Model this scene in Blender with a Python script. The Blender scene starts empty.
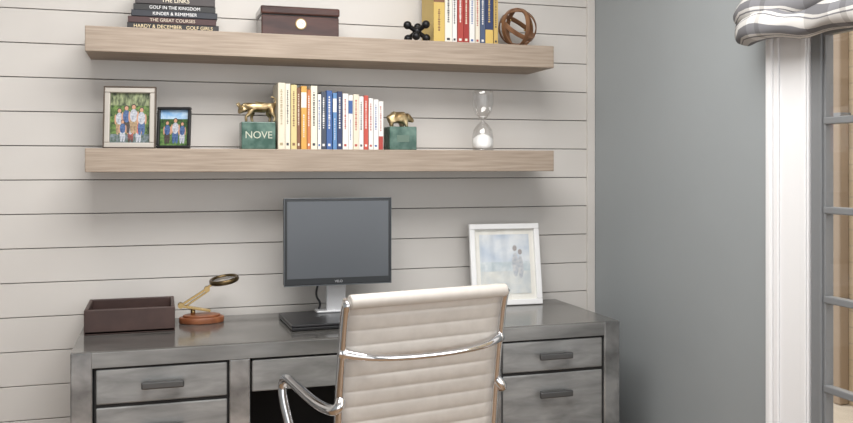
import bpy, bmesh, math, random
from mathutils import Vector, Matrix
random.seed(4)
S=bpy.context.scene
C=S.collection
try:
    S.view_settings.view_transform='Standard'
except Exception: pass

# ---------------- materials ----------------
def lin(c):
    return tuple(((x/255)/12.92 if x/255<=0.04045 else ((x/255+0.055)/1.055)**2.4) for x in c)+(1,)
MC={}
def mat(name,rgb,rough=.5,metal=0,rgb2=None,scale=5,stretch=(1,1,1),detail=4,bump=0,coat=0,lo=.35,hi=.65,dist=0):
    if name in MC: return MC[name]
    m=bpy.data.materials.new(name); m.use_nodes=True
    nt=m.node_tree; b=nt.nodes['Principled BSDF']
    b.inputs['Base Color'].default_value=lin(rgb)
    b.inputs['Roughness'].default_value=rough
    b.inputs['Metallic'].default_value=metal
    if coat: b.inputs['Coat Weight'].default_value=coat; b.inputs['Coat Roughness'].default_value=.1
    if rgb2 or bump:
        tc=nt.nodes.new('ShaderNodeTexCoord'); mp=nt.nodes.new('ShaderNodeMapping')
        mp.inputs['Scale'].default_value=stretch
        nt.links.new(tc.outputs['Object'],mp.inputs[0])
        n=nt.nodes.new('ShaderNodeTexNoise'); n.inputs['Scale'].default_value=scale; n.inputs['Detail'].default_value=detail; n.inputs['Distortion'].default_value=dist
        nt.links.new(mp.outputs[0],n.inputs[0])
        if rgb2:
            r=nt.nodes.new('ShaderNodeValToRGB')
            r.color_ramp.elements[0].position=lo; r.color_ramp.elements[1].position=hi
            r.color_ramp.elements[0].color=lin(rgb); r.color_ramp.elements[1].color=lin(rgb2)
            nt.links.new(n.outputs[0],r.inputs[0]); nt.links.new(r.outputs[0],b.inputs['Base Color'])
        if bump:
            bp=nt.nodes.new('ShaderNodeBump'); bp.inputs['Strength'].default_value=bump; bp.inputs['Distance'].default_value=.01
            nt.links.new(n.outputs[0],bp.inputs['Height']); nt.links.new(bp.outputs[0],b.inputs['Normal'])
    MC[name]=m; return m
def glassmat(name,fac=.08,tint=(255,255,255),k=.6):
    m=bpy.data.materials.new(name); m.use_nodes=True; nt=m.node_tree; nt.nodes.clear()
    o=nt.nodes.new('ShaderNodeOutputMaterial'); mx=nt.nodes.new('ShaderNodeMixShader')
    t=nt.nodes.new('ShaderNodeBsdfTransparent'); t.inputs[0].default_value=lin(tint)
    g=nt.nodes.new('ShaderNodeBsdfGlossy'); g.inputs['Roughness'].default_value=.03
    lw=nt.nodes.new('ShaderNodeLayerWeight'); lw.inputs['Blend'].default_value=.3
    ma=nt.nodes.new('ShaderNodeMath'); ma.operation='MULTIPLY_ADD'; ma.inputs[1].default_value=k; ma.inputs[2].default_value=fac
    nt.links.new(lw.outputs['Facing'],ma.inputs[0]); nt.links.new(ma.outputs[0],mx.inputs[0])
    nt.links.new(t.outputs[0],mx.inputs[1]); nt.links.new(g.outputs[0],mx.inputs[2]); nt.links.new(mx.outputs[0],o.inputs[0])
    return m
M_ship=mat('shiplap_paint',(206,202,197),.5,rgb2=(210,206,201),scale=3)
M_gap=mat('shiplap_gap',(96,93,90),.9)
M_wall=mat('blue_grey_paint',(151,156,158),.6,rgb2=(154,159,161),scale=2)
M_trim=mat('white_trim_paint',(240,240,241),.35)
M_ceil=mat('ceiling_paint',(235,235,233),.8)
M_floor=mat('floor_wood',(120,95,70),.45,rgb2=(150,120,90),scale=4,stretch=(1,8,1))
M_oak=mat('greyed_oak',(147,132,117),.6,rgb2=(166,151,136),scale=9,stretch=(.6,8,14),detail=8,bump=.12)
M_desk=mat('burnished_metal',(104,104,103),.33,.5,rgb2=(152,152,150),scale=6,stretch=(.5,1,3),detail=9,lo=.3,hi=.75,bump=.03,dist=.2)
M_desktop=mat('burnished_metal_top',(94,92,89),.16,.45,rgb2=(130,128,125),scale=5,stretch=(.6,2,1),detail=9,lo=.3,hi=.75,dist=.2)
M_drawer=mat('burnished_metal_drawer',(118,119,118),.36,.35,rgb2=(164,164,163),scale=9,stretch=(.7,1,3),detail=12,lo=.3,hi=.75,dist=.35)
M_edge=mat('polished_metal_edge',(176,176,175),.25,.7,rgb2=(112,112,112),scale=9,detail=9,dist=.3)
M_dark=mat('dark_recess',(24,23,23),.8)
M_handle=mat('gunmetal',(92,92,92),.35,.7)
M_chrome=mat('chrome',(228,228,230),.07,1)
M_leather=mat('ivory_leather',(192,186,179),.45,rgb2=(199,193,186),scale=30,bump=.05)
M_black=mat('black_plastic',(22,22,24),.35)
M_bezel=mat('monitor_bezel',(44,47,50),.4)
M_screen=mat('lcd_panel',(84,88,93),.28,rgb2=(90,94,99),scale=1)
M_silver=mat('silver_plastic',(205,206,208),.3,.4)
M_brown=mat('brown_leather',(58,41,37),.5,rgb2=(72,52,47),scale=12,bump=.1)
M_browni=mat('brown_leather_lining',(72,55,51),.7)
M_brass=mat('brass',(170,145,100),.25,1)
M_bronze=mat('antique_gold',(140,116,80),.38,.9,rgb2=(205,188,150),scale=30)
M_wbase=mat('cherry_wood',(120,70,44),.4,rgb2=(150,94,60),scale=10,stretch=(1,5,1))
M_marble=mat('green_marble',(42,78,66),.25,rgb2=(112,140,128),scale=22,detail=8,lo=.4,hi=.8)
M_humidor=mat('mahogany',(54,33,30),.25,rgb2=(76,48,42),scale=7,stretch=(1,4,6),coat=.5)
M_white=mat('white_face',(235,233,225),.5)
M_page=mat('book_pages',(232,224,204),.8)
M_sand=mat('white_sand',(250,249,247),.8)
M_glass=glassmat('clear_glass')
M_pane=glassmat('window_glass',.02,k=.12)
M_winframe=mat('window_grey_paint',(124,126,128),.4)

# ---------------- helpers ----------------
def link(o,par=None,loc=None,rot=None):
    C.objects.link(o)
    if par: o.parent=par
    if loc is not None: o.location=loc
    if rot is not None: o.rotation_euler=rot
    return o
def group(name,loc=(0,0,0),rot=(0,0,0)):
    e=bpy.data.objects.new(name,None); e.empty_display_size=.1
    return link(e,None,loc,rot)
def fin(bm,name,par,m,loc=None,rot=None,smooth=False,bevel=0,seg=2):
    me=bpy.data.meshes.new(name); bmesh.ops.recalc_face_normals(bm,faces=bm.faces); bm.to_mesh(me); bm.free()
    if isinstance(m,(list,tuple)):
        for k in m: me.materials.append(k)
    else: me.materials.append(m)
    if smooth:
        for p in me.polygons: p.use_smooth=True
    o=bpy.data.objects.new(name,me); link(o,par,loc,rot)
    if bevel:
        b=o.modifiers.new('bev','BEVEL'); b.width=bevel; b.segments=seg; b.limit_method='ANGLE'
    return o
def addbox(bm,c,s,mi=0):
    r=bmesh.ops.create_cube(bm,size=1,matrix=Matrix.Translation(c)@Matrix.Diagonal((s[0],s[1],s[2],1)))
    fs=set(f for v in r['verts'] for f in v.link_faces)
    for f in fs: f.material_index=mi
def box(par,name,c,s,m,bevel=.002,rot=None):
    bm=bmesh.new(); addbox(bm,(0,0,0),s)
    return fin(bm,name,par,m,loc=c,rot=rot,bevel=bevel)
def boxr(par,name,x0,x1,y0,y1,z0,z1,m,bevel=.002):
    return box(par,name,((x0+x1)/2,(y0+y1)/2,(z0+z1)/2),(abs(x1-x0),abs(y1-y0),abs(z1-z0)),m,bevel)
def cyl(par,name,c,r,h,m,rot=None,seg=32,r2=None,bevel=0):
    bm=bmesh.new(); bmesh.ops.create_cone(bm,cap_ends=True,segments=seg,radius1=r,radius2=r if r2 is None else r2,depth=h)
    o=fin(bm,name,par,m,loc=c,rot=rot,bevel=bevel)
    for p in o.data.polygons: p.use_smooth=len(p.vertices)==4
    return o
def sph(par,name,c,r,m,sc=(1,1,1)):
    bm=bmesh.new(); bmesh.ops.create_uvsphere(bm,u_segments=24,v_segments=14,radius=r,matrix=Matrix.Diagonal((*sc,1)))
    return fin(bm,name,par,m,loc=c,smooth=True)
def tube(par,name,pts,r,m,cyclic=False,smooth=True,radii=None,res=6):
    cu=bpy.data.curves.new(name,'CURVE'); cu.dimensions='3D'; cu.bevel_depth=r; cu.bevel_resolution=res; cu.resolution_u=12; cu.use_fill_caps=True
    sp=cu.splines.new('NURBS' if smooth else 'POLY'); sp.points.add(len(pts)-1)
    for i,p in enumerate(pts):
        sp.points[i].co=(*p,1)
        if radii: sp.points[i].radius=radii[i]
    sp.use_cyclic_u=cyclic
    if smooth: sp.order_u=3; sp.use_endpoint_u=not cyclic
    cu.materials.append(m)
    return link(bpy.data.objects.new(name,cu),par)
def lathe(par,name,prof,m,c=(0,0,0),seg=40):
    bm=bmesh.new(); rings=[]
    for r,z in prof:
        if r<1e-5: rings.append([bm.verts.new((0,0,z))])
        else: rings.append([bm.verts.new((r*math.cos(2*math.pi*k/seg),r*math.sin(2*math.pi*k/seg),z)) for k in range(seg)])
    for a,b in zip(rings,rings[1:]):
        for k in range(seg):
            k2=(k+1)%seg
            q=[a[k%len(a)],a[k2%len(a)],b[k2%len(b)],b[k%len(b)]]
            u=[]; [u.append(v) for v in q if v not in u]
            if len(u)>2: bm.faces.new(u)
    return fin(bm,name,par,m,loc=c,smooth=True)
def disc(par,name,c,rx,rz,m,n=20):
    bm=bmesh.new(); bm.faces.new([bm.verts.new((rx*math.cos(2*math.pi*k/n),0,rz*math.sin(2*math.pi*k/n))) for k in range(n)])
    return fin(bm,name,par,m,loc=c)
def text(par,name,s,size,c,rot,m,ext=.0004):
    cu=bpy.data.curves.new(name,'FONT'); cu.body=s; cu.size=size; cu.extrude=ext; cu.align_x='CENTER'; cu.align_y='CENTER'
    cu.materials.append(m); return link(bpy.data.objects.new(name,cu),par,c,rot)
def skin(par,name,chains,m,loc=(0,0,0),sub=2,sc=1):
    me=bpy.data.meshes.new(name); vs=[];rs=[];es=[];idx={}
    for ch in chains:
        prev=None
        for x,y,z,r in ch:
            k=(round(x,4),round(y,4),round(z,4))
            if k not in idx: idx[k]=len(vs); vs.append((x*sc,y*sc,z*sc)); rs.append(r*sc)
            if prev is not None and prev!=idx[k]: es.append((prev,idx[k]))
            prev=idx[k]
    me.from_pydata(vs,es,[]); o=bpy.data.objects.new(name,me); link(o,par,loc)
    o.modifiers.new('skin','SKIN')
    for i,r in enumerate(rs):
        me.skin_vertices[0].data[i].radius=(r,r)
    me.skin_vertices[0].data[0].use_root=True
    s=o.modifiers.new('sub','SUBSURF'); s.levels=sub; s.render_levels=sub
    me.materials.append(m)
    return o
FR=(math.pi/2,0,0)

# ---------------- room ----------------
D=3.3; XR=1.77; CZ=2.62; WT=.06
bm=bmesh.new(); p=.1204; z=1.389-p*12
addbox(bm,((XR-1.9)/2,D+.04,CZ/2),(XR+1.9,.05,CZ),1)
while z<CZ:
    z0=max(z,0); z1=min(z+p,CZ)-.003
    if z1>z0+.01: addbox(bm,((XR-1.9)/2,D+.01,(z0+z1)/2),(XR+1.9,.02,z1-z0),0)
    z+=p
fin(bm,'wall_back',None,[M_ship,M_gap],bevel=.001,seg=1)
boxr(None,'trim_1',XR-.036,XR-.001,D-.012,D,0,CZ,M_ship,.002)
WY0,WY1,WZ1=.70,2.08,2.25
bm=bmesh.new()
def wb(y0,y1,z0,z1): addbox(bm,(XR+WT/2,(y0+y1)/2,(z0+z1)/2),(WT,y1-y0,z1-z0))
wb(WY1,D+.06,0,CZ); wb(-1.6,WY0,0,CZ); wb(WY0,WY1,WZ1,CZ)
fin(bm,'wall_right',None,M_wall)
boxr(None,'wall_left',-1.95,-1.85,-1.6,D+.06,0,CZ,M_wall,0)
boxr(None,'floor',-1.95,XR+WT,-1.6,D+.06,-.08,0,M_floor,0)
boxr(None,'ceiling',-1.95,XR+WT,-1.6,D+.06,CZ,CZ+.08,M_ceil,0)
boxr(None,'baseboard_right',XR-.015,XR,2.18,D-.013,0,.13,M_trim)
def casing(name,y0,y1):
    g=group(name)
    boxr(g,'casing_board',XR-.018,XR,y0,y1,0,2.42,M_trim,.003)
    s=1 if y0>1.5 else -1
    e=y1 if s>0 else y0
    boxr(g,'back_band',XR-.034,XR-.018,e-s*.026,e,0,2.42,M_trim,.007)
    boxr(g,'inner_step',XR-.026,XR-.018,e-s*.048,e-s*.026,0,2.42,M_trim,.006)
    a=y0 if s>0 else y1
    boxr(g,'inner_bead',XR-.024,XR-.018,a+s*.004 if s>0 else a-.024,a+s*.024 if s>0 else a-.004,0,2.42,M_trim,.005)
casing('trim_2',2.008,2.172); casing('trim_3',.58,.742)
g=group('trim_4'); boxr(g,'head_casing',XR-.03,XR,.58,2.172,2.25,2.42,M_trim,.004)
g=group('window_1')
wx0,wx1=XR-.012,XR+.024
boxr(g,'stile_a',wx0,wx1,1.966,2.006,.02,2.25,M_winframe,.004)
boxr(g,'stile_a_step',wx0+.008,wx1,1.957,1.966,.02,2.25,M_winframe,.002)
boxr(g,'stile_b',wx0,wx1,.745,.79,.02,2.25,M_winframe,.004)
boxr(g,'bottom_rail',wx0,wx1,.79,1.962,.0,.12,M_winframe,.003)
boxr(g,'top_rail',wx0,wx1,.79,1.962,2.2,2.25,M_winframe,.003)
zz=1.443+.2485*2; i=0
while zz>.15:
    boxr(g,'muntin_h_%d'%i,wx0+.006,wx1-.004,.79,1.965,zz-.010,zz+.010,M_winframe,.003); zz-=.2485; i+=1
for i,yy in enumerate((1.70,1.44,1.18,.92)):
    boxr(g,'muntin_v_%d'%i,wx0+.006,wx1-.004,yy-.010,yy+.010,.1,2.2,M_winframe,.003)
boxr(g,'pane',wx0+.016,wx0+.019,.79,1.962,.1,2.22,M_pane,0)
def brickmat():
    m=bpy.data.materials.new('tan_brick'); m.use_nodes=True; nt=m.node_tree; b=nt.nodes['Principled BSDF']
    tc=nt.nodes.new('ShaderNodeTexCoord'); sp=nt.nodes.new('ShaderNodeSeparateXYZ'); cb=nt.nodes.new('ShaderNodeCombineXYZ')
    br=nt.nodes.new('ShaderNodeTexBrick'); br.inputs['Scale'].default_value=2.6
    br.inputs['Color1'].default_value=lin((206,188,158)); br.inputs['Color2'].default_value=lin((196,176,144)); br.inputs['Mortar'].default_value=lin((186,170,144))
    br.inputs['Mortar Size'].default_value=.012
    nt.links.new(tc.outputs['Object'],sp.inputs[0]); nt.links.new(sp.outputs[1],cb.inputs[0]); nt.links.new(sp.outputs[2],cb.inputs[1])
    nt.links.new(cb.outputs[0],br.inputs[0]); nt.links.new(br.outputs[0],b.inputs['Base Color']); b.inputs['Roughness'].default_value=.9
    return m
boxr(None,'exterior_brick_wall',3.9,4.0,-1,7,-.2,4,brickmat(),0)
boxr(None,'exterior_ground',XR+.11,3.9,-1,7,-.2,-.1,mat('pavement',(170,160,145),.9,rgb2=(185,175,160)),0)
g=group('downspout')
boxr(g,'pipe',3.83,3.9,4.13,4.19,-.1,3.6,mat('downspout_brown',(150,132,112),.6),.01)
for k in range(3): boxr(g,'strap_%d'%k,3.825,3.9,4.12,4.20,.5+k*1.1,.53+k*1.1,M_winframe,.002)

def shademat():
    m=bpy.data.materials.new('striped_linen'); m.use_nodes=True; nt=m.node_tree; b=nt.nodes['Principled BSDF']; b.inputs['Roughness'].default_value=.9
    uv=nt.nodes.new('ShaderNodeUVMap'); sx=nt.nodes.new('ShaderNodeSeparateXYZ'); nt.links.new(uv.outputs[0],sx.inputs[0])
    def stripe(out,mul,th,lo,hi):
        a=nt.nodes.new('ShaderNodeMath'); a.operation='MULTIPLY'; a.inputs[1].default_value=mul; nt.links.new(out,a.inputs[0])
        f=nt.nodes.new('ShaderNodeMath'); f.operation='FRACT'; nt.links.new(a.outputs[0],f.inputs[0])
        r=nt.nodes.new('ShaderNodeValToRGB'); r.color_ramp.interpolation='CONSTANT'
        r.color_ramp.elements[0].color=lin(lo); r.color_ramp.elements[1].color=lin(hi); r.color_ramp.elements[1].position=th
        e=r.color_ramp.elements.new(min(th+.12,.99)); e.color=lin(lo)
        e=r.color_ramp.elements.new(min(th+.18,.995)); e.color=lin(hi)
        nt.links.new(f.outputs[0],r.inputs[0]); return r.outputs[0]
    a=stripe(sx.outputs[1],17,.42,(126,126,130),(216,214,211)); c=stripe(sx.outputs[0],3.1,.3,(222,221,220),(252,252,252))
    mx=nt.nodes.new('ShaderNodeMix'); mx.data_type='RGBA'; mx.blend_type='MULTIPLY'; mx.inputs[0].default_value=1
    nt.links.new(a,mx.inputs[6]); nt.links.new(c,mx.inputs[7]); nt.links.new(mx.outputs[2],b.inputs['Base Color'])
    return m
g=group('roman_shade')
prof=[(.045,2.50),(.05,2.2),(.055,1.98),(.06,1.87),(.085,1.825),(.10,1.79),(.085,1.765),(.06,1.77),(.065,1.80),(.095,1.80),(.12,1.765),(.11,1.735),(.08,1.735),(.085,1.755),(.112,1.745),(.128,1.71),(.115,1.68),(.065,1.675),(.05,1.70),(.06,1.73)]
def cr(pts,n=6):
    out=[]; P=[pts[0]]+list(pts)+[pts[-1]]
    for i in range(1,len(P)-2):
        for k in range(n):
            t=k/n; a,b_,c,d=[Vector(q) for q in P[i-1:i+3]]
            out.append(.5*((2*b_)+(-a+c)*t+(2*a-5*b_+4*c-d)*t*t+(-a+3*b_-3*c+d)*t**3))
    out.append(Vector(pts[-1])); return out
pp=cr(prof,6); L=[0]
for a,b_ in zip(pp,pp[1:]): L.append(L[-1]+(b_-a).length)
bm=bmesh.new(); uvl=bm.loops.layers.uv.new('UVMap'); NY=60; rows=[]
for j in range(NY+1):
    y=2.205-(2.205-.56)*j/NY; sag=.005*math.sin(j*.5)+.006*math.sin(j*.21+1)+.004
    end=1-.2*max(0,1-j/2.0)
    rows.append([bm.verts.new((XR-.014-q.x*(end+.05*math.sin(j*.6+i*.12)),y,q.y+sag*(1 if q.y<1.9 else 0)+.003*math.sin(j*.9+i*.4)*(q.y<1.85))) for i,q in enumerate(pp)])
for j in range(NY):
    for i in range(len(pp)-1):
        f=bm.faces.new((rows[j][i],rows[j+1][i],rows[j+1][i+1],rows[j][i+1]))
        for l,(jj,ii) in zip(f.loops,((j,i),(j+1,i),(j+1,i+1),(j,i+1))): l[uvl].uv=(jj/NY*1.65,L[ii]+.02*math.sin(jj*.3))
o=fin(bm,'folded_fabric',g,shademat(),smooth=True); so=o.modifiers.new('sol','SOLIDIFY'); so.thickness=.004
boxr(g,'headrail',XR-.07,XR-.034,.56,2.2,2.48,2.53,M_trim)

# ---------------- shelves ----------------
SX0,SX1,SY=-.237,1.463,3.05
T2=1.376; T1=1.782
boxr(None,'floating_shelf',SX0,SX1,SY,D-.001,T1-.085,T1,M_oak,.0025)
boxr(None,'floating_shelf',SX0,SX1,SY,D-.001,T2-.080,T2,M_oak,.0025)

# ---------------- desk ----------------
DX0,DX1,DY0,DY1,DZ=-.255,1.582,2.76,3.285,.76
g=group('executive_desk')
boxr(g,'top',DX0,DX1,DY0,DY1,DZ-.05,DZ,M_desktop,.004)
boxr(g,'top_front_band',DX0+.001,DX1-.001,DY0-.003,DY0,DZ-.05,DZ-.004,M_desk,.001)
posts=[(-.255,-.193),(.207,.272),(1.06,1.125),(1.52,1.582)]
for i,(a,b_) in enumerate(posts):
    boxr(g,'post_%d'%i,a,b_,DY0-.004,DY0+.06,0,DZ-.001 if i in(0,3) else DZ-.05,M_edge,.004)
    boxr(g,'post_back_%d'%i,a,b_,DY1-.06,DY1,0,DZ-.05,M_desk,.003)
for i,(a,b_) in enumerate(((-.24,.262),(1.07,1.57))):
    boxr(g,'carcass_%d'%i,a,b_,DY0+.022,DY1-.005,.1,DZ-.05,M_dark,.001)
for i,x in enumerate((-.246,.235,1.09,1.562)):
    boxr(g,'side_panel_%d'%i,x,x+.014,DY0+.05,DY1-.05,.1,DZ-.05,M_desk,.001)
def handle(par,x,z,w=.125):
    boxr(par,'handle_bar',x-w/2,x+w/2,DY0-.03,DY0-.016,z-.011,z+.011,M_handle,.004)
    for s in(-1,1): boxr(par,'handle_post',x+s*w*.36-.006,x+s*w*.36+.006,DY0-.018,DY0+.004,z-.008,z+.008,M_handle,.002)
dz=[(.598,.703),(.355,.588),(.11,.345)]
for k,(a,b_) in enumerate(((-.184,.201),(1.131,1.514))):
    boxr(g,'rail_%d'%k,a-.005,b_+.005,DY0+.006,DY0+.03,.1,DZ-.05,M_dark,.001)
    for i,(z0,z1) in enumerate(dz):
        boxr(g,'drawer_%d_%d'%(k,i),a,b_,DY0+.002,DY0+.03,z0,z1,M_drawer,.004)
        handle(g,(a+b_)/2,(z0+z1)/2+.002 if i==0 else z1-.068)
boxr(g,'center_drawer',.278,1.054,DY0+.002,DY0+.03,.603,.703,M_drawer,.004)
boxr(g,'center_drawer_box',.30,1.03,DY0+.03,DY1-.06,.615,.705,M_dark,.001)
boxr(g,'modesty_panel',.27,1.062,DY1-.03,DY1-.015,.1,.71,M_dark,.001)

# ---------------- desk tray ----------------
g=group('letter_tray',(-.095,3.15,DZ+.001))
w,d,h,t=.287,.245,.082,.012
boxr(g,'bottom',-w/2,w/2,-d/2,d/2,0,.01,M_browni,.001)
boxr(g,'front_wall',-w/2,w/2,-d/2,-d/2+t,0,h,M_brown,.003)
boxr(g,'back_wall',-w/2,w/2,d/2-t,d/2,0,h,M_brown,.003)
boxr(g,'side_wall_1',-w/2,-w/2+t,-d/2+t,d/2-t,0,h,M_brown,.003)
boxr(g,'side_wall_2',w/2-t,w/2,-d/2+t,d/2-t,0,h,M_brown,.003)

# ---------------- magnifier on stand ----------------
g=group('magnifying_glass_stand',(.142,3.165,DZ))
b=cyl(g,'wood_base',(0,0,.011),.06,.022,M_wbase,bevel=.004); b.scale=(1.3,.85,1)
b=cyl(g,'base_top',(0,0,.025),.05,.008,M_wbase,bevel=.003); b.scale=(1.3,.85,1)
def bar(par,name,a,b_,w,m):
    a=Vector(a);b_=Vector(b_);v=b_-a
    return box(par,name,(a+b_)/2,(v.length,w,w*.8),m,.001,rot=(0,-math.atan2(v.z,v.x),0))
cyl(g,'pivot_post',(-.03,0,.038),.008,.03,M_brass)
bar(g,'lower_arm_a',(.03,-.008,.04),(-.072,-.008,.062),.010,M_brass)
bar(g,'lower_arm_b',(.03,.008,.04),(-.072,.008,.062),.010,M_brass)
cyl(g,'elbow',(-.072,0,.064),.010,.03,M_brass,rot=FR)
bar(g,'upper_arm_a',(-.072,-.004,.064),(.015,-.004,.118),.010,M_brass)
bar(g,'upper_arm_b',(-.06,.006,.056),(.02,.006,.108),.008,M_brass)
cyl(g,'joint',(.018,0,.118),.010,.026,M_brass,rot=FR)
bar(g,'lens_arm',(.012,0,.12),(.04,0,.135),.01,M_brass)
lr=(math.radians(6),math.radians(-9),0)
bm=bmesh.new()
N,n=48,10
R,r=.047,.006; vv=[]
for i in range(N):
    a=2*math.pi*i/N; vv.append([bm.verts.new(((R+r*math.cos(2*math.pi*j/n))*math.cos(a),(R+r*math.cos(2*math.pi*j/n))*math.sin(a),r*1.5*math.sin(2*math.pi*j/n))) for j in range(n)])
for i in range(N):
    for j in range(n): bm.faces.new((vv[i][j],vv[(i+1)%N][j],vv[(i+1)%N][(j+1)%n],vv[i][(j+1)%n]))
fin(bm,'lens_rim',g,mat('dark_bronze',(100,84,58),.3,.9),loc=(.078,0,.148),rot=lr,smooth=True)
b=sph(g,'lens_glass',(.078,0,.148),.045,M_glass,(1,1,.15)); b.rotation_euler=lr

# ---------------- laptop ----------------
LZ=DZ+.001
g=group('laptop',(.623,3.035,LZ),(0,0,math.radians(2)))
M_lap=mat('laptop_shell',(44,44,47),.3,.3)
boxr(g,'base',-.205,.205,-.135,.135,.001,.011,M_lap,.003)
boxr(g,'lid',-.205,.205,-.135,.135,.0125,.02,M_lap,.003)
for sx in(-.17,.17):
    for sy in(-.1,.1): cyl(g,'foot',(sx,sy,.0005),.008,.002,M_black)

# ---------------- monitor ----------------
g=group('computer_monitor',(.619,3.09,0))
mw=.394; FZ=LZ+.0202
boxr(g,'bezel_shell',-mw/2,mw/2,-.012,.02,.886,1.2,M_bezel,.005)
boxr(g,'rear_housing',-mw/2+.05,mw/2-.05,.02,.05,.93,1.16,M_black,.01)
boxr(g,'screen',-mw/2+.011,mw/2-.011,-.0135,-.0115,.912,1.189,M_screen,0)
M_be=mat('bezel_edge',(96,100,104),.35,.3)
for nm,x0,x1,z0,z1 in(('edge_top',-mw/2,mw/2,1.198,1.201),('edge_bottom',-mw/2,mw/2,.885,.888),('edge_l',-mw/2-.001,-mw/2+.002,.885,1.201),('edge_r',mw/2-.002,mw/2+.001,.885,1.201)):
    boxr(g,nm,x0,x1,-.014,-.011,z0,z1,M_be,.0005)
text(g,'maker_name','VELO',.012,(0,-.0145,.899),FR,M_silver,.0003)
boxr(g,'stand_neck',-.036,.036,.03,.05,FZ+.005,1.0,M_silver,.004)
boxr(g,'stand_foot',-.075,.075,.012,.070,FZ,FZ+.008,M_silver,.003)
tube(g,'cable',[(-.03,.05,.95),(-.06,.05,.90),(-.075,.05,.84),(-.05,.055,.81),(-.06,.06,.79)],.004,M_black)

# ---------------- picture frames ----------------
def flatbox(g,nm,x0,x1,z0,z1,y,m): return boxr(g,nm,x0,x1,y-.0006,y,z0,z1,m,0)
def frame(name,loc,rz,lean,w,h,fw,mf,matw=0,mf2=None):
    g=group(name,loc,(-lean,0,rz))
    boxr(g,'rail_top',-w/2,w/2,-.012,.006,h-fw,h,mf,.003); boxr(g,'rail_bottom',-w/2,w/2,-.012,.006,0,fw,mf,.003)
    boxr(g,'stile_1',-w/2,-w/2+fw,-.012,.006,fw,h-fw,mf,.003); boxr(g,'stile_2',w/2-fw,w/2,-.012,.006,fw,h-fw,mf,.003)
    if mf2:
        e=.0025
        boxr(g,'outer_lip_t',-w/2-e,w/2+e,-.014,.007,h-.002,h+e,mf2,.001); boxr(g,'outer_lip_b',-w/2-e,w/2+e,-.014,.007,0,.003,mf2,.001)
        boxr(g,'outer_lip_l',-w/2-e,-w/2+.002,-.014,.007,0,h,mf2,.001); boxr(g,'outer_lip_r',w/2-.002,w/2+e,-.014,.007,0,h,mf2,.001)
    boxr(g,'backing',-w/2+.003,w/2-.003,.004,.008,.003,h-.003,M_black,.001)
    if matw: flatbox(g,'mat_board',-w/2+fw,w/2-fw,fw,h-fw,.003,M_white)
    box(g,'easel_leg',(0,.008+h*.13,h*.36),(w*.25,.003,h*.66),M_black,.0005,rot=(math.radians(22),0,0))
    return g
lean=math.radians(7)
g=frame('family_photo_frame',(-.10,3.13,T2+.001),math.radians(-6),lean,.168,.212,.019,mat('champagne_frame',(184,178,170),.35,.3),0,mat('frame_lip',(88,76,66),.4,.3))
M_green=mat('photo_foliage',(28,52,22),.35,rgb2=(112,140,72),scale=75,detail=6)
flatbox(g,'photo',-.066,.066,.018,.194,.002,M_green)
flatbox(g,'photo_trunks',-.066,.066,.15,.194,.0016,mat('photo_woods',(30,44,26),.35,rgb2=(150,160,120),scale=90,stretch=(1,1,.4)))
flatbox(g,'photo_foreground',-.066,.066,.018,.05,.0016,mat('photo_rug',(120,130,140),.35,rgb2=(60,80,60),scale=80))
ps=dict(w=mat('ph_white',(198,200,206),.4,rgb2=(140,146,158),scale=140),b=mat('ph_blue',(84,112,156),.4,rgb2=(50,70,110),scale=140),s=mat('ph_skin',(190,144,116),.4),k=mat('ph_dark',(50,42,38),.4,rgb2=(80,70,66),scale=120),r=mat('ph_red',(160,66,60),.4,rgb2=(200,120,110),scale=120),t=mat('ph_tan',(176,152,116),.4,rgb2=(130,108,84),scale=120))
pc=[0]
def person(g,x,z,s,shirt,leg='k',y=.0008):
    pc[0]+=1; y=y-.00025*(pc[0]%6)
    sp=.005*s
    for sx in(-1,1):
        disc(g,'photo_leg',(x+sx*sp,y+.0002,z-.03*s),.0052*s,.022*s,ps[leg])
        disc(g,'photo_arm',(x+sx*.0115*s,y+.0001,z-.003*s),.003*s,.016*s,ps['s'])
    disc(g,'photo_body',(x,y,z),.0105*s,.019*s,ps[shirt])
    disc(g,'photo_hair',(x,y-.0001,z+.026*s),.0068*s,.0078*s,ps['k']); disc(g,'photo_face',(x,y-.0002,z+.0245*s),.0052*s,.0062*s,ps['s'])
person(g,-.035,.104,1.1,'w','t'); person(g,-.012,.112,1.15,'b','k'); person(g,.012,.115,1.2,'w','t'); person(g,.038,.106,1.15,'w','b'); person(g,-.024,.07,.9,'b','w'); person(g,.002,.066,.9,'w','r'); person(g,.028,.068,.9,'r','w')
g=frame('small_photo_frame',(.045,3.115,T2+.001),math.radians(-16),lean,.116,.145,.010,M_black)
flatbox(g,'photo',-.048,.048,.010,.135,.002,mat('photo_lawn',(50,84,40),.4,rgb2=(110,140,80),scale=90))
flatbox(g,'photo_sky',-.048,.048,.09,.135,.0015,mat('photo_sky',(110,158,205),.4,rgb2=(190,210,225),scale=30))
flatbox(g,'photo_trees',-.048,.048,.07,.104,.0011,mat('photo_trees',(30,52,30),.4,rgb2=(70,105,50),scale=110))
person(g,-.024,.066,.95,'b','k',.0006); person(g,.004,.072,1.05,'w','b',.0006); person(g,.028,.064,.9,'b','w',.0006)
g=frame('white_photo_frame',(1.324,3.185,DZ+.001),math.radians(-3),math.radians(9),.295,.325,.022,mat('white_frame',(240,240,240),.3),1)
mp_=mat('photo_pale_sky',(188,200,214),.3,rgb2=(234,236,236),scale=12,detail=6)
flatbox(g,'photo',-.105,.105,.045,.282,.001,mp_)
flatbox(g,'photo_beach',-.105,.105,.045,.14,.0003,mat('photo_pale_sand',(226,226,220),.3,rgb2=(202,208,210),scale=18))
flatbox(g,'photo_hills',-.105,.105,.135,.172,-.0001,mat('photo_pale_hills',(182,196,202),.3,rgb2=(218,224,226),scale=30))
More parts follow.
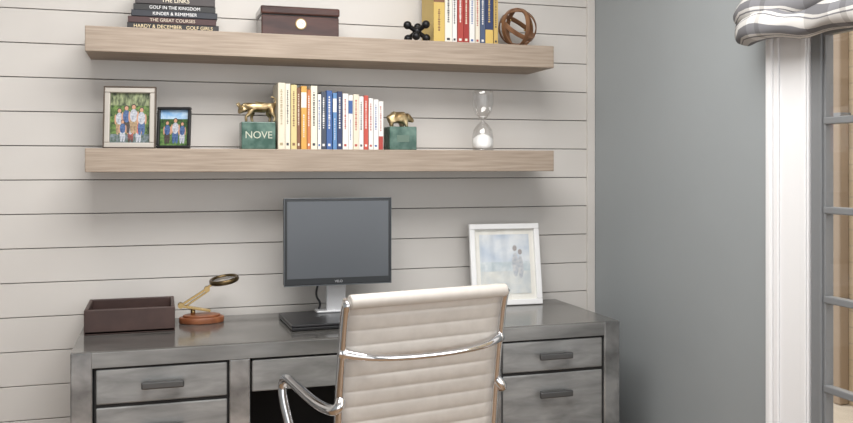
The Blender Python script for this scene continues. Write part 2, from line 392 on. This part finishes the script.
M_pp=mat('photo_pale_person',(170,178,188),.3,rgb2=(208,208,208),scale=80)
M_ph=mat('photo_pale_hair',(162,156,154),.3)
for px_,s_ in((.042,1),(.064,.93)):
    disc(g,'photo_body',(px_,-.001-(1-s_)*.005,.15*s_+.01),.013*s_,.048*s_,M_pp); disc(g,'photo_head',(px_,-.0015,.218*s_+.008),.009*s_,.0115*s_,M_ph)
boxr(g,'glass',-.125,.125,-.0035,-.0028,.022,.303,M_pane,0)

# ---------------- books ----------------
def bookrow(name,x0,zb,yf,specs,depth=.16):
    g=group(name,(0,0,0)); x=x0
    for i,(w,h,col,band) in enumerate(specs):
        m=mat('cover_%d_%d_%d'%col,col,.45); d=depth+random.uniform(-.012,.006); y=yf+random.uniform(0,.008)
        bm=bmesh.new(); zc=zb+h/2
        addbox(bm,(x+w/2,y+.002,zc),(w-.001,.004,h))
        addbox(bm,(x+.0015,y+d/2,zc),(.002,d,h)); addbox(bm,(x+w-.0025,y+d/2,zc),(.002,d,h))
        fin(bm,'book_%d'%i,g,m,bevel=.0012,seg=1)
        boxr(g,'pages_%d'%i,x+.0025,x+w-.0035,y+.004,y+d-.004,zb+.003,zb+h-.003,M_page,0)
        if band:
            bc,kind=band; mb=mat('print_%d_%d_%d'%bc,bc,.5); cxx=x+w/2-.0005
            def dash(zt,zl,hw):
                zz=zt
                while zz>zl:
                    l=random.uniform(.003,.007); k=hw*random.uniform(.6,1)
                    boxr(g,'spine_print',cxx-k,cxx+k,y-.0004,y+.0005,zz-l,zz,mb,0); zz-=l+random.uniform(.0015,.004)
            if kind==0:
                dash(zb+h*.9,zb+h*.38,w*.15); boxr(g,'spine_print',cxx-w*.2,cxx+w*.2,y-.0004,y+.0005,zb+h*.06,zb+h*.10,mb,0)
            elif kind==1:
                boxr(g,'spine_panel',x+.001,x+w-.002,y-.0004,y+.0005,zb+h*.66,zb+h*.9,mb,0); dash(zb+h*.55,zb+h*.2,w*.1)
            else:
                boxr(g,'spine_panel',x+.001,x+w-.002,y-.0004,y+.0005,zb+.001,zb+h*.28,mb,0); dash(zb+h*.9,zb+h*.4,w*.12)
        x+=w
    return g
cr_=(216,208,188);wh=(222,220,216);ye=(206,176,98);re=(164,62,54);bl=(58,92,148);dk=(52,54,62);br=(122,84,62);lb=(132,166,196);na=(44,56,92)
bookrow('row_of_books',.402,T2,3.09,[
 (.026,.238,cr_,((165,150,120),0)),(.020,.236,(222,216,200),(dk,0)),(.022,.232,(208,192,138),(br,0)),(.014,.222,br,(cr_,0)),(.022,.228,(208,158,78),(wh,1)),(.014,.215,(190,116,70),(wh,0)),
 (.024,.230,(226,220,200),(dk,0)),(.014,.2,wh,(bl,0)),(.020,.21,(62,70,84),(wh,0)),(.022,.215,bl,(wh,0)),(.016,.206,(90,132,178),(wh,1)),(.020,.212,na,(wh,0)),(.022,.205,wh,(re,0)),
 (.018,.2,wh,(bl,1)),(.022,.203,cr_,(re,0)),(.018,.196,wh,(dk,0)),(.018,.2,(186,76,62),(wh,0)),(.018,.19,wh,(re,0)),(.020,.186,(228,226,222),(bl,0)),(.020,.18,wh,(re,2))],.15)
bookrow('row_of_books',.988,T1,3.10,[
 (.046,.235,(200,172,96),(br,1)),(.030,.22,(222,218,208),(dk,0)),(.020,.21,wh,(dk,0)),(.026,.215,re,(wh,0)),(.024,.222,(150,48,44),(cr_,0)),(.022,.205,wh,(bl,0)),(.02,.2,(218,210,194),(re,0)),(.022,.205,(70,84,112),(wh,0)),(.034,.215,na,(ye,2)),(.018,.195,(194,164,96),(dk,0))],.15)
g=group('stack_of_books',(0,0,0)); z=T1
stk=[(.303,.024,(34,32,34),'HARDY & DECEMBER   GOLF GIRLS',(225,205,165)),(.292,.022,(62,34,34),'THE GREAT COURSES',(215,200,180)),(.285,.022,(34,37,46),'KINDER & REMEMBER',(235,235,235)),(.272,.022,(28,28,28),'GOLF IN THE KINGDOM',(230,230,230)),(.265,.028,(60,54,54),'THE LINKS',(235,225,200)),(.25,.024,(32,38,60),'THE OPEN',(230,230,230)),(.23,.02,(90,40,35),'',(0,0,0))]
for i,(w,h,col,tx,tc) in enumerate(stk):
    cx=.046+random.uniform(-.006,.006); m=mat('scover_%d'%i,col,.45); y=3.09+random.uniform(0,.008); bm=bmesh.new()
    addbox(bm,(cx,y+.002,z+h/2),(w,.004,h-.0005)); addbox(bm,(cx,y+.09,z+.0015),(w,.18,.0025)); addbox(bm,(cx,y+.09,z+h-.002),(w,.18,.0025))
    fin(bm,'book_%d'%i,g,m,bevel=.001,seg=1)
    boxr(g,'pages_%d'%i,cx-w/2+.004,cx+w/2-.004,y+.004,y+.176,z+.0028,z+h-.0035,M_page,0)
    if tx: text(g,'spine_title_%d'%i,tx,h*.7,(cx,y-.0008,z+h/2),FR,mat('stitle_%d'%i,tc,.5))
    z+=h

# ---------------- humidor ----------------
g=group('wooden_humidor_box',(.485,3.18,T1))
boxr(g,'body',-.14,.14,-.08,.09,0,.075,M_humidor,.004); boxr(g,'lid',-.143,.143,-.083,.093,.078,.108,M_humidor,.006)
boxr(g,'seam',-.138,.138,-.078,.088,.074,.079,M_dark,0)
cyl(g,'gauge_rim',(.0,-.082,.046),.020,.006,M_brass,rot=FR); cyl(g,'gauge_face',(.0,-.0855,.046),.0165,.001,M_white,rot=FR)
box(g,'gauge_needle',(.003,-.0865,.049),(.013,.0005,.0012),M_black,0,rot=(0,.7,0))

# ---------------- black jack ----------------
g=group('jack_sculpture',(.925,3.11,T1+.0405))
M_iron=mat('black_iron',(28,28,30),.4,.5)
for i,v in enumerate(((.85,.2,-.45),(-.55,.62,-.5),(-.30,-.80,-.48))):
    v=Vector(v).normalized(); a=v*.046
    tube(g,'prong_%d'%i,[a,(0,0,0),-a],.009,M_iron,smooth=False)
    sph(g,'knob_%da'%i,a,.0155,M_iron); sph(g,'knob_%db'%i,-a,.0155,M_iron)
sph(g,'hub',(0,0,0),.017,M_iron)

# ---------------- ring orb ----------------
g=group('wooden_ring_orb',(1.348,3.14,T1+.079))
M_orb=mat('walnut_ring',(105,72,50),.4,rgb2=(140,102,72),scale=15,stretch=(1,1,5))
def ring(nm,rot,R=.078,w=.018,t=.005):
    bm=bmesh.new(); N=64; vs=[]
    for i in range(N):
        a=2*math.pi*i/N; vs.append([bm.verts.new((rr*math.cos(a),rr*math.sin(a),zz)) for rr,zz in((R,-w/2),(R,w/2),(R-t,w/2),(R-t,-w/2))])
    for i in range(N):
        for j in range(4): bm.faces.new((vs[i][j],vs[(i+1)%N][j],vs[(i+1)%N][(j+1)%4],vs[i][(j+1)%4]))
    fin(bm,nm,g,M_orb,rot=rot,bevel=.001)
ring('ring_1',(math.radians(90),0,math.radians(20)))
ring('ring_2',(math.radians(90),0,math.radians(100)),.077)
ring('ring_3',(math.radians(35),math.radians(25),0),.076)
ring('ring_4',(math.radians(-50),math.radians(35),0),.075)
for v in((.07,.02,.02),(-.05,-.05,.02),(0,-.07,-.02)): sph(g,'rivet',v,.004,M_brass)

# ---------------- bookends ----------------
g=group('bull_bookend',(.338,3.15,T2))
boxr(g,'marble_block',-.062,.058,-.045,.045,0,.098,M_marble,.003)
text(g,'block_lettering','NOVE',.036,(-.002,-.0456,.05),FR,mat('gold_letter',(190,194,176),.4,.3))
bull=[[(0,0,.052,.018),(.026,0,.053,.016),(.042,0,.054,.014)],
 [(0,0,.052,.018),(-.026,0,.058,.022),(-.046,0,.054,.015),(-.060,0,.042,.011),(-.072,0,.030,.007)],
 [(-.026,0,.058,.022),(-.034,-.013,.030,.008),(-.048,-.015,.018,.005),(-.046,-.015,.001,.005)],
 [(-.026,0,.058,.022),(-.024,.013,.030,.008),(-.026,.015,.015,.005),(-.022,.015,.001,.005)],
 [(.042,0,.054,.014),(.040,-.012,.032,.010),(.050,-.014,.018,.005),(.046,-.014,.001,.005)],
 [(.042,0,.054,.014),(.028,.012,.032,.009),(.038,.014,.018,.005),(.034,.014,.001,.005)],
 [(.042,0,.054,.014),(.053,0,.066,.004),(.054,0,.080,.0035),(.044,0,.089,.0035),(.036,0,.087,.005)],
 [(-.060,0,.042,.011),(-.064,-.016,.050,.005),(-.074,-.022,.066,.003)],[(-.060,0,.042,.011),(-.064,.016,.050,.005),(-.076,.022,.066,.003)]]
skin(g,'bull_figure',bull,M_bronze,(.006,0,.097),sc=1.06)
g=group('bear_bookend',(.868,3.15,T2))
boxr(g,'marble_block',-.05,.055,-.045,.045,0,.088,M_marble,.003)
boxr(g,'brass_plate',-.022,.025,-.0462,-.045,.03,.056,mat('dull_plate',(96,116,104),.4,.3),.0005)
bear=[[(0,0,.036,.022),(-.028,0,.036,.021),(-.044,0,.03,.012)],
 [(0,0,.036,.022),(.022,0,.038,.019),(.038,0,.034,.014),(.050,0,.027,.010),(.060,0,.020,.006)],
 [(.022,0,.038,.019),(.026,-.014,.018,.010),(.026,-.015,.004,.008),(.033,-.015,.001,.005)],
 [(.022,0,.038,.019),(.018,.014,.018,.010),(.018,.015,.004,.008),(.025,.015,.001,.005)],
 [(-.028,0,.036,.021),(-.03,-.014,.018,.012),(-.034,-.015,.004,.008),(-.026,-.015,.001,.005)],
 [(-.028,0,.036,.021),(-.024,.014,.018,.012),(-.024,.015,.004,.008),(-.016,.015,.001,.005)],
 [(.038,0,.034,.014),(.036,-.01,.048,.004)],[(.038,0,.034,.014),(.036,.01,.048,.004)]]
skin(g,'bear_figure',bear,M_bronze,(-.004,0,.088))

# ---------------- hourglass ----------------
g=group('hourglass',(1.198,3.13,T2))
pr=[(0,0.002),(.036,.002),(.040,.006),(.041,.02),(.041,.055),(.036,.08),(.022,.1),(.008,.112),(.004,.117),(.008,.122),(.022,.134),(.036,.154),(.041,.18),(.041,.214),(.040,.228),(.036,.232),(0,.232)]
lathe(g,'glass_body',pr,M_glass)
lathe(g,'glass_base',[(0,0),(.044,0),(.044,.005),(.04,.007),(0,.007)],M_glass)
lathe(g,'sand_pile',[(0,.008),(.037,.008),(.0385,.02),(.0385,.046),(.02,.06),(0,.068)],M_sand)
lathe(g,'sand_upper',[(0,.128),(.008,.1285),(.014,.133),(.0,.135)],M_sand)

# ---------------- office chair ----------------
g=group('office_chair',(.645,2.53,0),(0,0,math.radians(10.5)))
prof=[(.25,.45),(.225,.474),(.1,.466),(-.05,.446),(-.14,.442),(-.2,.465),(-.226,.52),(-.238,.6),(-.25,.7),(-.268,.82),(-.29,.93),(-.306,.968)]
pp=cr(prof,14)
L=[0]
for a,b_ in zip(pp,pp[1:]): L.append(L[-1]+(b_-a).length)
def at(s):
    for i in range(len(L)-1):
        if L[i+1]>=s:
            k=(s-L[i])/max(1e-9,L[i+1]-L[i]); return pp[i].lerp(pp[i+1],k)
    return pp[-1]
TL=L[-1]; pitch=.0425; NS=int(TL/pitch*14); W=.466
bm=bmesh.new(); ringsv=[]
for i in range(NS+1):
    s=TL*i/NS; q=at(s); e=.002; tg=(at(min(TL,s+e))-at(max(0,s-e))).normalized(); nv=Vector((-tg.y,tg.x))
    hh=.0055+.0065*abs(math.sin(math.pi*(TL-s)/pitch))**.35
    ends=min(1,math.sqrt(max(0,1-((s-(TL-.008))/.0085)**2))) if s>TL-.008 else 1
    hh*=max(.25,ends)
    xs=[-W/2+W*k/14 for k in range(15)]
    row=[]
    for x in xs:
        f=1-(abs(x)/(W/2))**8*.5; row.append(bm.verts.new((x,q.x+nv.x*hh*f,q.y+nv.y*hh*f)))
    for x in reversed(xs):
        f=1-(abs(x)/(W/2))**8*.5; row.append(bm.verts.new((x,q.x-nv.x*hh*f,q.y-nv.y*hh*f)))
    ringsv.append(row)
for a,b_ in zip(ringsv,ringsv[1:]):
    n=len(a)
    for k in range(n): bm.faces.new((a[k],a[(k+1)%n],b_[(k+1)%n],b_[k]))
bm.faces.new(ringsv[0]); bm.faces.new(ringsv[-1])
fin(bm,'ribbed_leather_sling',g,M_leather,smooth=True)
cyl(g,'top_roll',(0,-.311,.966),.019,W+.012,M_leather,rot=(0,math.pi/2,0),bevel=.005)
def ribbon(nm,x,wd,th,m,s0=0,s1=None):
    s1=TL if s1 is None else s1
    bm=bmesh.new(); R=[]
    n=70
    for i in range(n+1):
        s=s0+(s1-s0)*i/n; q=at(s); e=.002; tg=(at(min(TL,s+e))-at(max(0,s-e))).normalized(); nv=Vector((-tg.y,tg.x)); r=[]
        for k in range(10):
            a=2*math.pi*k/10; r.append(bm.verts.new((x+wd/2*math.cos(a),q.x+nv.x*th/2*math.sin(a),q.y+nv.y*th/2*math.sin(a))))
        R.append(r)
    for a,b_ in zip(R,R[1:]):
        for k in range(10): bm.faces.new((a[k],a[(k+1)%10],b_[(k+1)%10],b_[k]))
    bm.faces.new(R[0]); bm.faces.new(R[-1]); fin(bm,nm,g,m,smooth=True)
for sx in(-1,1):
    ribbon('side_rail_%d'%(sx+1),sx*(W/2+.010),.022,.034,M_chrome)
    X=sx*(W/2+.03)
    tube(g,'arm_loop_%d'%(sx+1),[(sx*(W/2+.01),-.262,.70),(X-sx*.01,-.275,.685),(X,-.25,.672),(X+sx*.012,-.15,.672),(X+sx*.012,0,.684),(X+sx*.012,.085,.69),(X+sx*.012,.125,.67),(X+sx*.012,.12,.62),(X,.09,.54),(X-sx*.01,.05,.475),(X-sx*.015,-.02,.455),(sx*(W/2+.01),-.06,.45)],.014,M_chrome)
tube(g,'back_spreader',[(-W/2-.012,-.27,.828),(-W/2+.03,-.30,.818),(-W/4,-.312,.808),(0,-.315,.805),(W/4,-.312,.808),(W/2-.03,-.30,.818),(W/2+.012,-.27,.828)],.0085,M_chrome,radii=[2.0,1.3,1,1,1,1.3,2.0])
for sx in(-1,1): sph(g,'spreader_boss_%d'%(sx+1),(sx*(W/2+.008),-.272,.828),.019,M_chrome,(.7,1,1.1))
tube(g,'seat_spreader_1',[(-W/2,.1,.455),(-.12,.09,.425),(.12,.09,.425),(W/2,.1,.455)],.011,M_chrome)
tube(g,'seat_spreader_2',[(-W/2,-.1,.435),(-.12,-.08,.415),(.12,-.08,.415),(W/2,-.1,.435)],.011,M_chrome)
boxr(g,'tilt_housing',-.07,.07,-.09,.1,.375,.422,M_black,.012)
cyl(g,'gas_column',(0,0,.27),.024,.22,M_chrome); cyl(g,'hub',(0,0,.13),.036,.08,M_chrome,bevel=.004)
for k in range(5):
    a=math.radians(72*k+18); c,s=math.cos(a),math.sin(a)
    tube(g,'star_leg_%d'%k,[(c*.02,s*.02,.14),(c*.15,s*.15,.115),(c*.3,s*.3,.075)],.016,M_chrome,radii=[1.3,1,.7])
    for e in(-1,1):
        cyl(g,'caster_%d_%d'%(k,e),(c*.3-s*e*.016,s*.3+c*e*.016,.028),.028,.016,M_black,rot=(math.pi/2,0,a+0),bevel=.003)
    cyl(g,'caster_stem_%d'%k,(c*.3,s*.3,.055),.006,.05,M_chrome)

# ---------------- light ----------------
w=bpy.data.worlds.new('World'); S.world=w; w.use_nodes=True
bg=w.node_tree.nodes['Background']; bg.inputs[0].default_value=(.98,.985,1,1); bg.inputs[1].default_value=1.75
def area(name,loc,rot,sx,sy,e,col=(1,1,1)):
    l=bpy.data.lights.new(name,'AREA'); l.shape='RECTANGLE'; l.size=sx; l.size_y=sy; l.energy=e; l.color=col
    return link(bpy.data.objects.new(name,l),None,loc,rot)
area('ceiling_light',(.4,1.75,CZ-.03),(0,0,0),1.5,1.2,62,(1,.985,.965))
area('window_daylight',(XR-.2,.9,1.5),(0,math.radians(90),0),1.5,1.2,16,(.97,.99,1))
sl=bpy.data.lights.new('sun','SUN'); sl.energy=1.5; sl.angle=.02; sl.color=(1,.96,.9)
link(bpy.data.objects.new('sun',sl),None,(0,0,6),Vector((.5,-.35,-1)).to_track_quat('-Z','Y').to_euler())

# ---------------- camera ----------------
cd=bpy.data.cameras.new('camera'); cd.sensor_width=36; cd.lens=36.34; cd.shift_y=-.0545; cd.clip_start=.05
cam=bpy.data.objects.new('camera',cd); link(cam,None,(0,0,1.32),(math.pi/2,0,math.radians(-17.2))); S.camera=cam
